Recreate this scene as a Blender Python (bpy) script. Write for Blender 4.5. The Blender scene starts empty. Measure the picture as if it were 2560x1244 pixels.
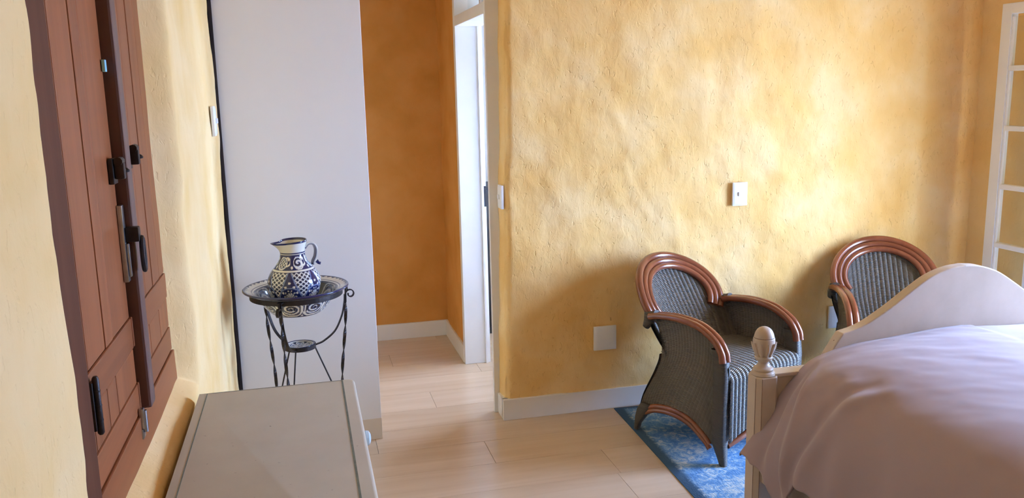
import bpy, bmesh, math, random
import numpy as np
from mathutils import Vector, Matrix, noise
random.seed(7)
S = bpy.context.scene
COL = S.collection
PI = math.pi

# ------------------------------------------------------------------ camera
F_PX = 2114.0
def _cam_axes():
    c = np.array([1280, 622.0])
    def d(p):
        v = np.array([p[0]-c[0], p[1]-c[1], F_PX]); return v/np.linalg.norm(v)
    Z = -d((1528, 12000.0)); Y = d((742, 230.0)); Y = Y-Z*(Y@Z); Y /= np.linalg.norm(Y)
    X = np.cross(Y, Z)
    return np.array([X, Y, Z])
A_ = _cam_axes()
cd = bpy.data.cameras.new('camera'); cam = bpy.data.objects.new('camera', cd); COL.objects.link(cam)
cd.sensor_width = 36.0; cd.lens = F_PX/2560*36.0; cd.clip_start = 0.02; cd.clip_end = 200
m = Matrix.Identity(4)
for i in range(3):
    m[i][0] = A_[i, 0]; m[i][1] = -A_[i, 1]; m[i][2] = -A_[i, 2]
m[0][3], m[1][3], m[2][3] = 0, 0, 1.6
cam.matrix_world = m
S.camera = cam

# ------------------------------------------------------------------ light
w = bpy.data.worlds.new('daylight'); S.world = w; w.use_nodes = True
bg = w.node_tree.nodes['Background']
bg.inputs[0].default_value = (0.50, 0.76, 1.36, 1); bg.inputs[1].default_value = 1.0
def portal(name, loc, rot, sx, sy):
    l = bpy.data.lights.new(name, 'AREA'); l.shape = 'RECTANGLE'; l.size = sx; l.size_y = sy
    l.cycles.is_portal = True
    o = bpy.data.objects.new(name, l); o.location = loc; o.rotation_euler = rot; COL.objects.link(o)
XR = 3.55
OPEN_Y = (1.85, 3.06); OPEN_Z = (0.0, 2.02)
portal('terrace_door_portal', (XR+0.2, sum(OPEN_Y)/2, sum(OPEN_Z)/2), (0, PI/2, 0), OPEN_Z[1]-OPEN_Z[0], OPEN_Y[1]-OPEN_Y[0])
portal('bathroom_window_portal', (2.0, 4.60, 1.3), (0, PI/2, 0), 1.0, 0.9)
vs = S.view_settings
vs.view_transform = 'Standard'; vs.look = 'None'; vs.gamma = 1.0; vs.use_curve_mapping = False
vs.exposure = 5.36
S.cycles.max_bounces = 8; S.cycles.diffuse_bounces = 6; S.cycles.glossy_bounces = 3; S.cycles.adaptive_threshold = 0.06; S.cycles.sample_clamp_indirect = 10.0

# ------------------------------------------------------------------ material helpers
def mat(name):
    m = bpy.data.materials.new(name); m.use_nodes = True
    nt = m.node_tree; b = nt.nodes['Principled BSDF']
    return m, nt, b
def N(nt, t, **kw):
    n = nt.nodes.new(t)
    for k, v in kw.items():
        if k in n.inputs.keys() if isinstance(k, str) else False: n.inputs[k].default_value = v
        else: setattr(n, k, v)
    return n
def coords(nt, scale=(1, 1, 1), rot=(0, 0, 0), kind='Object'):
    tc = nt.nodes.new('ShaderNodeTexCoord'); mp = nt.nodes.new('ShaderNodeMapping')
    mp.inputs['Scale'].default_value = scale; mp.inputs['Rotation'].default_value = rot
    nt.links.new(tc.outputs[kind], mp.inputs[0]); return mp.outputs[0]
def noise_n(nt, vec, scale, detail=4, rough=0.55, dist=0.0):
    n = nt.nodes.new('ShaderNodeTexNoise'); n.inputs['Scale'].default_value = scale
    n.inputs['Detail'].default_value = detail; n.inputs['Roughness'].default_value = rough
    n.inputs['Distortion'].default_value = dist
    if vec is not None: nt.links.new(vec, n.inputs['Vector'])
    return n.outputs['Fac']
def ramp(nt, fac, stops):
    r = nt.nodes.new('ShaderNodeValToRGB'); e = r.color_ramp.elements
    while len(e) < len(stops): e.new(0.5)
    for i, (p, c) in enumerate(stops):
        e[i].position = p; e[i].color = (*c, 1) if len(c) == 3 else c
    nt.links.new(fac, r.inputs[0]); return r.outputs[0]
def bump(nt, h, strength, dist, prev=None):
    b = nt.nodes.new('ShaderNodeBump'); b.inputs['Strength'].default_value = strength; b.inputs['Distance'].default_value = dist
    nt.links.new(h, b.inputs['Height'])
    if prev is not None: nt.links.new(prev, b.inputs['Normal'])
    return b.outputs[0]
def mathn(nt, op, a, b=None, c=None):
    n = nt.nodes.new('ShaderNodeMath'); n.operation = op
    for i, v in enumerate((a, b, c)):
        if v is None: continue
        if isinstance(v, (int, float)): n.inputs[i].default_value = v
        else: nt.links.new(v, n.inputs[i])
    return n.outputs[0]
def simple(name, col, rough=0.5, metal=0.0, var=0.08, vscale=8, bstr=0.0, bscale=60, coat=0.0, kind='Object', spec=0.5):
    m, nt, b = mat(name)
    v = coords(nt, kind=kind)
    f = noise_n(nt, v, vscale, 4)
    lo = tuple(max(0, c*(1-var)) for c in col); hi = tuple(min(1, c*(1+var)) for c in col)
    nt.links.new(ramp(nt, f, [(0.3, lo), (0.7, hi)]), b.inputs['Base Color'])
    b.inputs['Roughness'].default_value = rough; b.inputs['Metallic'].default_value = metal
    b.inputs['Coat Weight'].default_value = coat; b.inputs['Specular IOR Level'].default_value = spec
    if bstr: nt.links.new(bump(nt, noise_n(nt, v, bscale, 5), bstr, 0.01), b.inputs['Normal'])
    return m

def plaster(name, c1, c2, c3, relief=1.0):
    m, nt, b = mat(name)
    v = coords(nt)
    f = noise_n(nt, v, 3.6, 4, 0.5, 0.2)
    nt.links.new(ramp(nt, f, [(0.32, c1), (0.5, c2), (0.66, c3)]), b.inputs['Base Color'])
    b.inputs['Roughness'].default_value = 0.92; b.inputs['Specular IOR Level'].default_value = 0.15
    vs_ = coords(nt, scale=(1, 1, 0.55), rot=(0.35, 0.35, 0))
    n1 = bump(nt, noise_n(nt, v, 7, 2, 0.4, 0.3), 0.30*relief, 0.02)
    n2 = bump(nt, ramp(nt, noise_n(nt, vs_, 26, 5, 0.6, 0.5), [(0.30, (0, 0, 0)), (0.70, (1, 1, 1))]), 0.35*relief, 0.004, n1)
    n3 = bump(nt, ramp(nt, noise_n(nt, vs_, 62, 3, 0.5, 0.6), [(0.30, (0, 0, 0)), (0.38, (1, 1, 1))]), 0.6*relief, 0.0022, n2)
    nt.links.new(n3, b.inputs['Normal'])
    return m
M = {}
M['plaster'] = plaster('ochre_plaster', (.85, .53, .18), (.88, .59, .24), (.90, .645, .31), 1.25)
M['plaster_soft'] = plaster('ochre_plaster_smooth', (.85, .58, .24), (.88, .63, .30), (.90, .67, .35), 0.7)
M['plaster_hall'] = plaster('ochre_plaster_hall_shade', (.60, .27, .06), (.66, .31, .08), (.69, .34, .10), 0.3)  # the dim hallway's shade is put into this darker, more orange colour
M['white'] = simple('white_paint', (.80, .79, .77), 0.5, var=.02)
M['panel_white'] = simple('white_panel_paint', (.80, .79, .78), 0.55, var=.015, vscale=2)
M['skirting_cream'] = simple('cream_skirting', (.70, .61, .49), 0.4, var=.02)
M['skirting'] = simple('white_skirting', (.80, .78, .75), 0.4, var=.02)
M['ceiling'] = simple('stained_ceiling_boards', (.82, .54, .27), 0.6, var=.10)
M['bath_wall'] = simple('bathroom_wall_paint', (.78, .79, .80), 0.6, var=.02)
M['plastic'] = simple('white_plastic', (.85, .86, .87), 0.3, var=.01)
M['iron'] = simple('dark_iron', (.035, .027, .026), 0.45, metal=.6, var=.3, vscale=30, bstr=.15, bscale=150)
M['steel'] = simple('worn_steel', (.42, .44, .48), 0.3, metal=1.0, var=.12, vscale=40)
M['dark_timber'] = simple('dark_timber', (.022, .013, .010), 0.85, var=.3, bstr=.3, bscale=40, spec=.15)
M['blue_tab'] = simple('pale_blue_plastic', (.30, .68, .85), 0.4, var=.02)
M['black_cloth'] = simple('black_cabinet_paint', (.02, .018, .02), 0.5, var=.2)
M['terrace'] = simple('terrace_stone', (.45, .42, .38), 0.8, var=.1)
M['knob'] = simple('porcelain_knob', (.62, .78, .86), 0.12, var=.02)
M['line'] = simple('grey_green_painted_line', (.16, .20, .17), 0.5, var=.2, vscale=60)
M['mattress'] = simple('white_mattress', (.75, .73, .70), 0.8, var=.03)

def wood(name, c1, c2, rough=0.4, axis=2, scale=1.0, coat=0.0, spec=0.5):
    m, nt, b = mat(name)
    sc = [14*scale]*3; sc[axis] = 0.9*scale
    oi = nt.nodes.new('ShaderNodeObjectInfo')
    tc = nt.nodes.new('ShaderNodeTexCoord'); ad = nt.nodes.new('ShaderNodeVectorMath'); ad.operation = 'ADD'
    sc3 = nt.nodes.new('ShaderNodeVectorMath'); sc3.operation = 'SCALE'; sc3.inputs[3].default_value = 7.0
    cb = nt.nodes.new('ShaderNodeCombineXYZ')
    for i in range(3): nt.links.new(oi.outputs['Random'], cb.inputs[i])
    nt.links.new(cb.outputs[0], sc3.inputs[0]); nt.links.new(tc.outputs['Object'], ad.inputs[0]); nt.links.new(sc3.outputs[0], ad.inputs[1])
    mp = nt.nodes.new('ShaderNodeMapping'); mp.inputs['Scale'].default_value = sc; nt.links.new(ad.outputs[0], mp.inputs[0])
    f = noise_n(nt, mp.outputs[0], 1.0, 6, 0.6, 0.7)
    col = ramp(nt, f, [(0.25, c1), (0.72, c2)])
    mx = nt.nodes.new('ShaderNodeHueSaturation'); nt.links.new(col, mx.inputs['Color'])
    nt.links.new(mathn(nt, 'MULTIPLY_ADD', oi.outputs['Random'], 0.22, 0.89), mx.inputs['Value'])
    nt.links.new(mx.outputs[0], b.inputs['Base Color'])
    b.inputs['Roughness'].default_value = rough; b.inputs['Coat Weight'].default_value = coat; b.inputs['Coat Roughness'].default_value = .15; b.inputs['Specular IOR Level'].default_value = spec
    nt.links.new(bump(nt, f, 0.12, 0.004), b.inputs['Normal'])
    return m
M['shutter'] = wood('shutter_wood', (.21, .064, .021), (.36, .118, .040), 0.45, 2, spec=.3)
M['shutter_h'] = wood('shutter_rail_wood', (.20, .060, .020), (.33, .108, .037), 0.45, 1, spec=.3)
M['frame_wood'] = wood('window_frame_wood', (.10, .030, .013), (.15, .05, .022), 0.6, 2, spec=.2)
M['astragal'] = wood('worn_purple_brown_wood', (.075, .035, .03), (.14, .07, .06), 0.4, 2)
M['rattan'] = wood('glossy_rattan', (.17, .045, .018), (.27, .08, .035), 0.22, 2, 0.5, coat=.5)

def plank_mat():
    m, nt, b = mat('pale_wood_floor')
    oi = nt.nodes.new('ShaderNodeObjectInfo')
    tc = nt.nodes.new('ShaderNodeTexCoord'); ad = nt.nodes.new('ShaderNodeVectorMath'); ad.operation = 'ADD'
    cb = nt.nodes.new('ShaderNodeCombineXYZ')
    for i in range(3): nt.links.new(mathn(nt, 'MULTIPLY', oi.outputs['Random'], 31.0), cb.inputs[i])
    nt.links.new(tc.outputs['Object'], ad.inputs[0]); nt.links.new(cb.outputs[0], ad.inputs[1])
    mp = nt.nodes.new('ShaderNodeMapping'); mp.inputs['Scale'].default_value = (1.1, 12, 1); nt.links.new(ad.outputs[0], mp.inputs[0])
    f = noise_n(nt, mp.outputs[0], 1.0, 5, 0.55, 0.8)
    col = ramp(nt, f, [(0.2, (.55, .41, .28)), (0.55, (.62, .48, .34)), (0.8, (.67, .53, .39))])
    hs = nt.nodes.new('ShaderNodeHueSaturation'); nt.links.new(col, hs.inputs['Color'])
    nt.links.new(mathn(nt, 'MULTIPLY_ADD', oi.outputs['Random'], 0.10, 0.95), hs.inputs['Value'])
    nt.links.new(hs.outputs[0], b.inputs['Base Color'])
    b.inputs['Roughness'].default_value = 0.22
    nt.links.new(bump(nt, f, 0.04, 0.002), b.inputs['Normal'])
    return m
M['floor'] = plank_mat()

def chest_mat():
    m, nt, b = mat('aged_cream_chest_paint')
    v = coords(nt)
    f = noise_n(nt, v, 5, 6, 0.6)
    base = ramp(nt, f, [(0.3, (.50, .47, .38)), (0.7, (.57, .535, .44))])
    sp = noise_n(nt, v, 70, 2, 0.5)
    mx = nt.nodes.new('ShaderNodeMix'); mx.data_type = 'RGBA'
    nt.links.new(ramp(nt, sp, [(0.22, (1, 1, 1)), (0.27, (0, 0, 0))]), mx.inputs[0])
    nt.links.new(base, mx.inputs[6]); mx.inputs[7].default_value = (.28, .24, .19, 1)
    nt.links.new(mx.outputs[2], b.inputs['Base Color'])
    b.inputs['Roughness'].default_value = 0.45
    nt.links.new(bump(nt, f, 0.05, 0.004), b.inputs['Normal'])
    return m
M['chest'] = chest_mat()

def cream_mat():
    m, nt, b = mat('antique_cream_paint')
    v = coords(nt)
    f = noise_n(nt, v, 9, 5, 0.6)
    base = ramp(nt, f, [(0.3, (.52, .43, .34)), (0.7, (.59, .49, .40))])
    sp = noise_n(nt, v, 38, 4, 0.6)
    mx = nt.nodes.new('ShaderNodeMix'); mx.data_type = 'RGBA'
    nt.links.new(ramp(nt, sp, [(0.24, (1, 1, 1)), (0.27, (0, 0, 0))]), mx.inputs[0])
    nt.links.new(base, mx.inputs[6]); mx.inputs[7].default_value = (.22, .13, .08, 1)
    nt.links.new(mx.outputs[2], b.inputs['Base Color'])
    b.inputs['Roughness'].default_value = 0.38
    return m
M['cream'] = cream_mat()
M['crevice'] = simple('worn_brown_edge_line', (.16, .10, .07), 0.6, var=.3, vscale=80)

def duvet_mat():
    m, nt, b = mat('mauve_grey_cotton')
    v = coords(nt)
    f = noise_n(nt, v, 3, 3)
    nt.links.new(ramp(nt, f, [(0.3, (.375, .295, .315)), (0.7, (.40, .318, .335))]), b.inputs['Base Color'])
    b.inputs['Roughness'].default_value = 0.85; b.inputs['Specular IOR Level'].default_value = .2
    b.inputs['Sheen Weight'].default_value = .25; b.inputs['Sheen Roughness'].default_value = .4
    n1 = bump(nt, noise_n(nt, coords(nt, (1, 1, 1)), 7, 2, 0.4, 0.5), 0.10, 0.02)
    n2 = bump(nt, noise_n(nt, v, 700, 2), 0.15, 0.001, n1)
    nt.links.new(n2, b.inputs['Normal'])
    return m
M['duvet'] = duvet_mat()

def rug_mat():
    m, nt, b = mat('distressed_blue_rug')
    v = coords(nt)
    f1 = noise_n(nt, v, 3.2, 4, 0.6, 1.2)
    f2 = noise_n(nt, v, 34, 6, 0.7, 1.0)
    s = mathn(nt, 'MULTIPLY_ADD', f2, 0.75, mathn(nt, 'MULTIPLY', f1, 0.42))
    col = ramp(nt, s, [(0.44, (.085, .21, .42)), (0.56, (.14, .30, .52)), (0.63, (.32, .45, .55)), (0.72, (.62, .65, .60))])
    # plain dark border band along the edges
    tc = nt.nodes.new('ShaderNodeTexCoord'); sx = nt.nodes.new('ShaderNodeSeparateXYZ'); nt.links.new(tc.outputs['Generated'], sx.inputs[0])
    ex = mathn(nt, 'MULTIPLY', mathn(nt, 'SUBTRACT', 0.5, mathn(nt, 'ABSOLUTE', mathn(nt, 'SUBTRACT', sx.outputs[0], 0.5))), 1.9)
    ey = mathn(nt, 'MULTIPLY', mathn(nt, 'SUBTRACT', 0.5, mathn(nt, 'ABSOLUTE', mathn(nt, 'SUBTRACT', sx.outputs[1], 0.5))), 2.3)
    d = mathn(nt, 'MINIMUM', ex, ey)
    k = mathn(nt, 'ADD', d, mathn(nt, 'MULTIPLY', mathn(nt, 'SUBTRACT', f2, .5), .04))
    mx = nt.nodes.new('ShaderNodeMix'); mx.data_type = 'RGBA'
    nt.links.new(ramp(nt, k, [(0.03, (1, 1, 1)), (0.05, (0, 0, 0))]), mx.inputs[0])
    nt.links.new(col, mx.inputs[6]); mx.inputs[7].default_value = (.06, .12, .20, 1)
    nt.links.new(mx.outputs[2], b.inputs['Base Color'])
    b.inputs['Roughness'].default_value = 0.95; b.inputs['Specular IOR Level'].default_value = .1
    nt.links.new(bump(nt, noise_n(nt, coords(nt, (1, .35, 1)), 120, 4, .7), 0.6, 0.006), b.inputs['Normal'])
    return m
M['rug'] = rug_mat()

def wicker_mat():
    m, nt, b = mat('dark_woven_wicker')
    uv = nt.nodes.new('ShaderNodeUVMap'); uv.uv_map = 'UVMap'
    s = nt.nodes.new('ShaderNodeSeparateXYZ'); nt.links.new(uv.outputs[0], s.inputs[0])
    par = mathn(nt, 'MULTIPLY', mathn(nt, 'MODULO', mathn(nt, 'FLOOR', mathn(nt, 'ADD', s.outputs[0], 100.0)), 2.0), 0.5)
    h = mathn(nt, 'ABSOLUTE', mathn(nt, 'SINE', mathn(nt, 'MULTIPLY', mathn(nt, 'ADD', s.outputs[1], par), PI)))
    v = coords(nt)
    f = noise_n(nt, v, 40, 3)
    cr = ramp(nt, h, [(0.1, (.028, .023, .017)), (0.7, (.13, .11, .082))])
    hs = nt.nodes.new('ShaderNodeHueSaturation'); nt.links.new(cr, hs.inputs['Color']); nt.links.new(mathn(nt, 'MULTIPLY_ADD', f, 0.8, 0.6), hs.inputs['Value'])
    nt.links.new(hs.outputs[0], b.inputs['Base Color'])
    b.inputs['Roughness'].default_value = 0.34; b.inputs['Specular IOR Level'].default_value = 1.0; b.inputs['Coat Weight'].default_value = .3; b.inputs['Coat Roughness'].default_value = .3
    nt.links.new(bump(nt, h, 0.9, 0.003), b.inputs['Normal'])
    return m
M['wicker'] = wicker_mat()
def wrap_mat():
    m, nt, b = mat('dark_cane_wrapping')
    s = nt.nodes.new('ShaderNodeSeparateXYZ'); nt.links.new(coords(nt), s.inputs[0])
    h = mathn(nt, 'ABSOLUTE', mathn(nt, 'SINE', mathn(nt, 'MULTIPLY', s.outputs[2], PI/0.005)))
    nt.links.new(ramp(nt, h, [(0.05, (.03, .025, .018)), (0.5, (.075, .063, .047))]), b.inputs['Base Color'])
    b.inputs['Roughness'].default_value = .42
    nt.links.new(bump(nt, h, .5, .002), b.inputs['Normal'])
    return m
M['wrap'] = wrap_mat()

def ceramic(name):
    m, nt, b = mat(name)
    a = nt.nodes.new('ShaderNodeVertexColor'); a.layer_name = 'glaze'
    nt.links.new(a.outputs[0], b.inputs['Base Color'])
    b.inputs['Roughness'].default_value = .12; b.inputs['Coat Weight'].default_value = .4; b.inputs['Coat Roughness'].default_value = .05
    return m
M['ceramic'] = ceramic('painted_blue_white_glaze')
def glass_mat():
    m, nt, b = mat('clear_window_glass')
    out = nt.nodes['Material Output']
    t = nt.nodes.new('ShaderNodeBsdfTransparent'); g = nt.nodes.new('ShaderNodeBsdfGlossy'); g.inputs['Roughness'].default_value = .02
    mx = nt.nodes.new('ShaderNodeMixShader'); mx.inputs[0].default_value = .05; t.inputs[0].default_value = (.96, .97, .96, 1)
    nt.links.new(t.outputs[0], mx.inputs[1]); nt.links.new(g.outputs[0], mx.inputs[2])
    nt.links.new(mx.outputs[0], out.inputs[0])
    return m
M['glass'] = glass_mat()

# ------------------------------------------------------------------ mesh helpers
class MB:
    def __init__(s): s.v = []; s.f = []; s.uv = {}; s.col = None
    def box(s, lo, hi, bev=0.0, rotz=0.0, piv=None):
        bm = bmesh.new(); bmesh.ops.create_cube(bm, size=1.0)
        for v in bm.verts:
            v.co = Vector([(lo[i]+hi[i])/2+v.co[i]*(hi[i]-lo[i]) for i in range(3)])
        if bev: bmesh.ops.bevel(bm, geom=bm.edges[:], offset=bev, segments=2, affect='EDGES', profile=.6)
        return s.add_bm(bm)
    def add_bm(s, bm):
        o = len(s.v); bm.verts.index_update()
        s.v += [tuple(v.co) for v in bm.verts]
        s.f += [tuple(o+v.index for v in f.verts) for f in bm.faces]
        bm.free(); return s
    def add(s, vs, fs):
        o = len(s.v); s.v += [tuple(v) for v in vs]; s.f += [tuple(o+i for i in f) for f in fs]; return s
    def grid(s, P, uvs=None, close_u=False, close_v=False, flip=False):
        # P[nu][nv] of points
        P = np.asarray(P, float); nu, nv = P.shape[:2]; o = len(s.v)
        s.v += [tuple(p) for p in P.reshape(-1, 3)]
        for i in range(nu if close_u else nu-1):
            for j in range(nv if close_v else nv-1):
                a = o+i*nv+j; b = o+((i+1) % nu)*nv+j; c = o+((i+1) % nu)*nv+(j+1) % nv; d = o+i*nv+(j+1) % nv
                q = (a, d, c, b) if flip else (a, b, c, d)
                s.f.append(q)
        if uvs is not None:
            U = np.asarray(uvs, float).reshape(-1, 2)
            for k in range(len(U)): s.uv[o+k] = U[k]
        return s
    def lathe(s, prof, seg=48, center=(0, 0, 0), cap=True):
        P = []
        for r, z in prof:
            P.append([(center[0]+r*math.cos(2*PI*k/seg), center[1]+r*math.sin(2*PI*k/seg), center[2]+z) for k in range(seg)])
        o = len(s.v); s.grid(P, close_v=True, flip=True)
        if cap:
            if prof[0][0] > 1e-5: s.f.append(tuple(o+k for k in range(seg))[::-1])
            if prof[-1][0] > 1e-5: s.f.append(tuple(o+(len(prof)-1)*seg+k for k in range(seg)))
        return s
    def tube(s, pts, r, seg=10, closed=False, flat=None, twist=0.0, up=(0, 0, 1)):
        # flat=(a,b): rectangular bar section half sizes; twist in radians along the length
        pts = [Vector(p) for p in pts]; n = len(pts); rings = []
        T = []
        for i in range(n):
            a = pts[(i-1) % n] if closed or i > 0 else pts[i]
            b = pts[(i+1) % n] if closed or i < n-1 else pts[i]
            T.append((b-a).normalized())
        u = Vector(up)
        nrm = (u-T[0]*u.dot(T[0]))
        if nrm.length < 1e-4: nrm = Vector((1, 0, 0))-T[0]*T[0].x
        nrm.normalize()
        for i in range(n):
            nrm = (nrm-T[i]*nrm.dot(T[i])).normalized(); bn = T[i].cross(nrm)
            rr = r[i] if isinstance(r, (list, tuple)) else r
            tw = twist[i] if isinstance(twist, (list, tuple)) else twist*i/max(1, n-1)
            ring = []
            if flat:
                for sx, sy in ((-1, -1), (1, -1), (1, 1), (-1, 1)):
                    x, y = sx*flat[0], sy*flat[1]
                    xx = x*math.cos(tw)-y*math.sin(tw); yy = x*math.sin(tw)+y*math.cos(tw)
                    ring.append(pts[i]+nrm*xx+bn*yy)
            else:
                for k in range(seg):
                    a = 2*PI*k/seg; ring.append(pts[i]+nrm*(rr*math.cos(a))+bn*(rr*math.sin(a)))
            rings.append([tuple(p) for p in ring])
        o = len(s.v); sg = len(rings[0])
        s.grid(rings, close_u=closed, close_v=True)
        if not closed:
            s.f.append(tuple(o+k for k in range(sg))[::-1]); s.f.append(tuple(o+(n-1)*sg+k for k in range(sg)))
        return s
    def extrude_xz(s, poly, y0, y1):
        o = len(s.v); n = len(poly)
        s.v += [(x, y0, z) for x, z in poly]+[(x, y1, z) for x, z in poly]
        s.f.append(tuple(range(o, o+n))); s.f.append(tuple(range(o+2*n-1, o+n-1, -1)))
        for i in range(n):
            j = (i+1) % n; s.f.append((o+i, o+n+i, o+n+j, o+j))
        return s
    def build(s, name, material, parent=None, smooth=False, angle=40):
        me = bpy.data.meshes.new(name); me.from_pydata(s.v, [], s.f); me.update()
        if s.uv:
            l = me.uv_layers.new(name='UVMap')
            idx = np.empty(len(me.loops), int); me.loops.foreach_get('vertex_index', idx)
            tab = np.zeros((len(s.v), 2))
            for k, u in s.uv.items(): tab[k] = u
            l.data.foreach_set('uv', tab[idx].astype(np.float32).ravel())
        if s.col is not None:
            a = me.color_attributes.new('glaze', 'FLOAT_COLOR', 'POINT')
            c = np.ones((len(s.v), 4), np.float32); c[:, :3] = s.col; a.data.foreach_set('color', c.ravel())
        bm = bmesh.new(); bm.from_mesh(me); bmesh.ops.recalc_face_normals(bm, faces=bm.faces); bm.to_mesh(me); bm.free()
        if smooth:
            me.polygons.foreach_set('use_smooth', [True]*len(me.polygons))
            if angle < 180: me.set_sharp_from_angle(angle=math.radians(angle))
        me.materials.append(material)
        o = bpy.data.objects.new(name, me); COL.objects.link(o)
        if parent is not None: o.parent = parent
        return o
def tag(o, label, cat=None, group=None, kind=None):
    if label: o['label'] = label
    if cat: o['category'] = cat
    if group: o['group'] = group
    if kind: o['kind'] = kind
    return o
def empty(name, loc=(0, 0, 0), rz=0.0):
    o = bpy.data.objects.new(name, None); o.location = loc; o.rotation_euler = (0, 0, rz); o.empty_display_size = .1
    COL.objects.link(o); return o
def struct(o, label, cat): return tag(o, label, cat, kind='structure')
def fb(x, y, z, sc, oct_=3):
    return noise.fractal(Vector((x*sc, y*sc, z*sc)), 1.0, 2.0, oct_)
def catmull(pts, n=8, closed=False):
    P = [np.array(p, float) for p in pts]; out = []; m_ = len(P)
    for i in range(m_ if closed else m_-1):
        if closed: p0, p1, p2, p3 = P[i-1], P[i], P[(i+1) % m_], P[(i+2) % m_]
        else:
            p1, p2 = P[i], P[i+1]; p0 = P[i-1] if i > 0 else 2*p1-p2; p3 = P[i+2] if i+2 < m_ else 2*p2-p1
        for k in range(n):
            t = k/n
            out.append(0.5*((2*p1)+(-p0+p2)*t+(2*p0-5*p1+4*p2-p3)*t*t+(-p0+3*p1-3*p2+p3)*t**3))
    if not closed: out.append(P[-1])
    return [tuple(p) for p in out]
def sstep(a, b, x):
    t = min(1, max(0, (x-a)/(b-a))); return t*t*(3-2*t)

# ------------------------------------------------------------------ the setting
CEIL = 2.75; XL = -0.335; YB = 3.875
# floor: base slab and planks running across the room
fl = MB().box((-0.6, -1.8, -0.12), (3.95, 6.4, -0.014)).build('floor', M['floor'])
struct(fl, 'pale beige glossy wooden floor of wide boards', 'floor')
PW, PL = 0.2465, 1.32
plank_mesh = {}
row = 0; y = -1.7
y0_ = 2.908-PW*19
while y0_+row*PW < 6.35:
    yy = y0_+row*PW
    x = -0.55-((0.37*row+0.25) % 1.0)*PL
    # joint near x=1.217 in the row by the rug
    if abs(yy-2.908) < .02: x = 1.217-PL*2
    while x < 3.93:
        a, b_ = max(x, -0.55), min(x+PL, 3.93)
        if b_-a > .05:
            key = round(b_-a, 3)
            if key not in plank_mesh:
                o = MB().box((0, 0, -0.0135), (b_-a-0.0012, PW-0.0012, 0), bev=.0007).build('floor_plank', M['floor'], fl)
                plank_mesh[key] = o.data
            else:
                o = bpy.data.objects.new('floor_plank', plank_mesh[key]); COL.objects.link(o); o.parent = fl
            o.location = (a, yy, 0)
        x += PL
    row += 1

struct(MB().box((-0.6, -1.8, CEIL), (3.95, 6.4, CEIL+.1)).build('ceiling', M['ceiling']), 'honey coloured timber ceiling of the room', 'ceiling')
struct(MB().box((-0.6, -1.75, 0), (3.85, -1.6, CEIL)).build('wall_rear', M['plaster_soft']), 'ochre plaster wall behind the camera', 'wall')

# left wall: heightfield with the recessed window opening
WY0, WY1, WZ0, WZ1 = 1.49, 2.475, 0.83, 2.2     # wooden frame outline, back of the recess
NEAR = 1.285                                    # front edge of the near reveal
def left_x(y, z):
    wob = 0.010*fb(0, y, z, 1.6)+0.004*fb(3, y, z, 6)
    ed = 0.012*fb(9, y*0.3, z, 5)
    # distance into the recess (1 inside, 0 on the wall face)
    a = sstep(NEAR-0.012+ed, NEAR+.03+ed, y)
    b = 1-sstep(WY1-.005+ed*.3, WY1+.085+ed, y)
    c = sstep(WZ0-.075+ed, WZ0+.008, z)
    d = 1-sstep(WZ1-.01, WZ1+.06, z)
    return XL+wob-0.085*min(a, b, c, d)
def axis(segs):
    out = []
    for a, b, n in segs: out += list(np.linspace(a, b, n, endpoint=False))
    return out+[segs[-1][1]]
ys = axis([(-1.7, 1.2, 60), (1.2, 1.34, 40), (1.34, 2.42, 36), (2.42, 2.6, 50), (2.6, 3.9, 90), (3.9, 5.55, 40)])
zs = axis([(0, .7, 40), (.7, .88, 50), (.88, 2.15, 80), (2.15, 2.32, 16), (2.32, CEIL, 12)])
P = [[(left_x(y, z), y, z) for z in zs] for y in ys]
mb = MB().grid(P); mb.box((-0.6, -1.7, 0), (-0.45, 5.55, CEIL))
wl = mb.build('wall_left', M['plaster_soft'], smooth=True, angle=180)
struct(wl, 'pale ochre rough plaster wall around the shuttered window', 'wall')

# back wall: displaced front face with a rounded, leaning corner and a short return
def back_pts(z):
    cx = 0.905+0.032*min(z, 2.0)/1.5+0.006*fb(1, 2, z, 4)
    R = 0.035
    path = [(cx-.012, 3.99)]+[(cx-.008+.006*k/12, 3.985-(3.985-YB-R)*k/12) for k in range(1, 13)]
    for k in range(1, 9):
        a = k/8*PI/2; path.append((cx+R-R*math.cos(a), YB+R-R*math.sin(a)))
    return path
xs_face = list(np.linspace(0, 1, 190))[1:]
P = []
zs2 = list(np.linspace(0, CEIL, 180))
for z in zs2:
    pts = back_pts(z); row_ = []
    x0 = pts[-1][0]
    pts += [(x0+(XR+.05-x0)*t, YB) for t in xs_face]
    for k, (x, y) in enumerate(pts):
        d = 0.009*fb(x, 5, z, 2.2)+0.0075*fb(x+.5*z, 8, z*.75, 6.0)+0.0028*fb(x+.3*z, 3, z*.6, 17)
        d *= 1-sstep(3.0, 3.4, x)*.4
        if k < 13: d *= .3
        if y > YB+.02: row_.append((x+d*.6, y, z))
        else: row_.append((x, y-d, z))
    P.append(row_)
mb = MB().grid(P); mb.box((1.0305, 3.92, 0), (XR+.3, 4.05, CEIL))
wb = mb.build('wall_back', M['plaster'], smooth=True, angle=180)
struct(wb, 'rough ochre plaster wall behind the two wicker chairs', 'wall')

# right wall with the open terrace doorway
mb = MB()
mb.box((XR, OPEN_Y[1], 0), (XR+.4, YB+.1, CEIL)); mb.box((XR, -1.7, 0), (XR+.4, OPEN_Y[0], CEIL))
mb.box((XR, OPEN_Y[0], OPEN_Z[1]), (XR+.4, OPEN_Y[1], CEIL))
struct(mb.build('wall_right', M['plaster_soft']), 'ochre plaster wall behind the white glazed door', 'wall')
struct(MB().box((XR+.4, -6, -.2), (16, 10, -.03)).build('terrace_floor', M['terrace']), 'stone terrace outside the doorway', 'floor')

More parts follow.
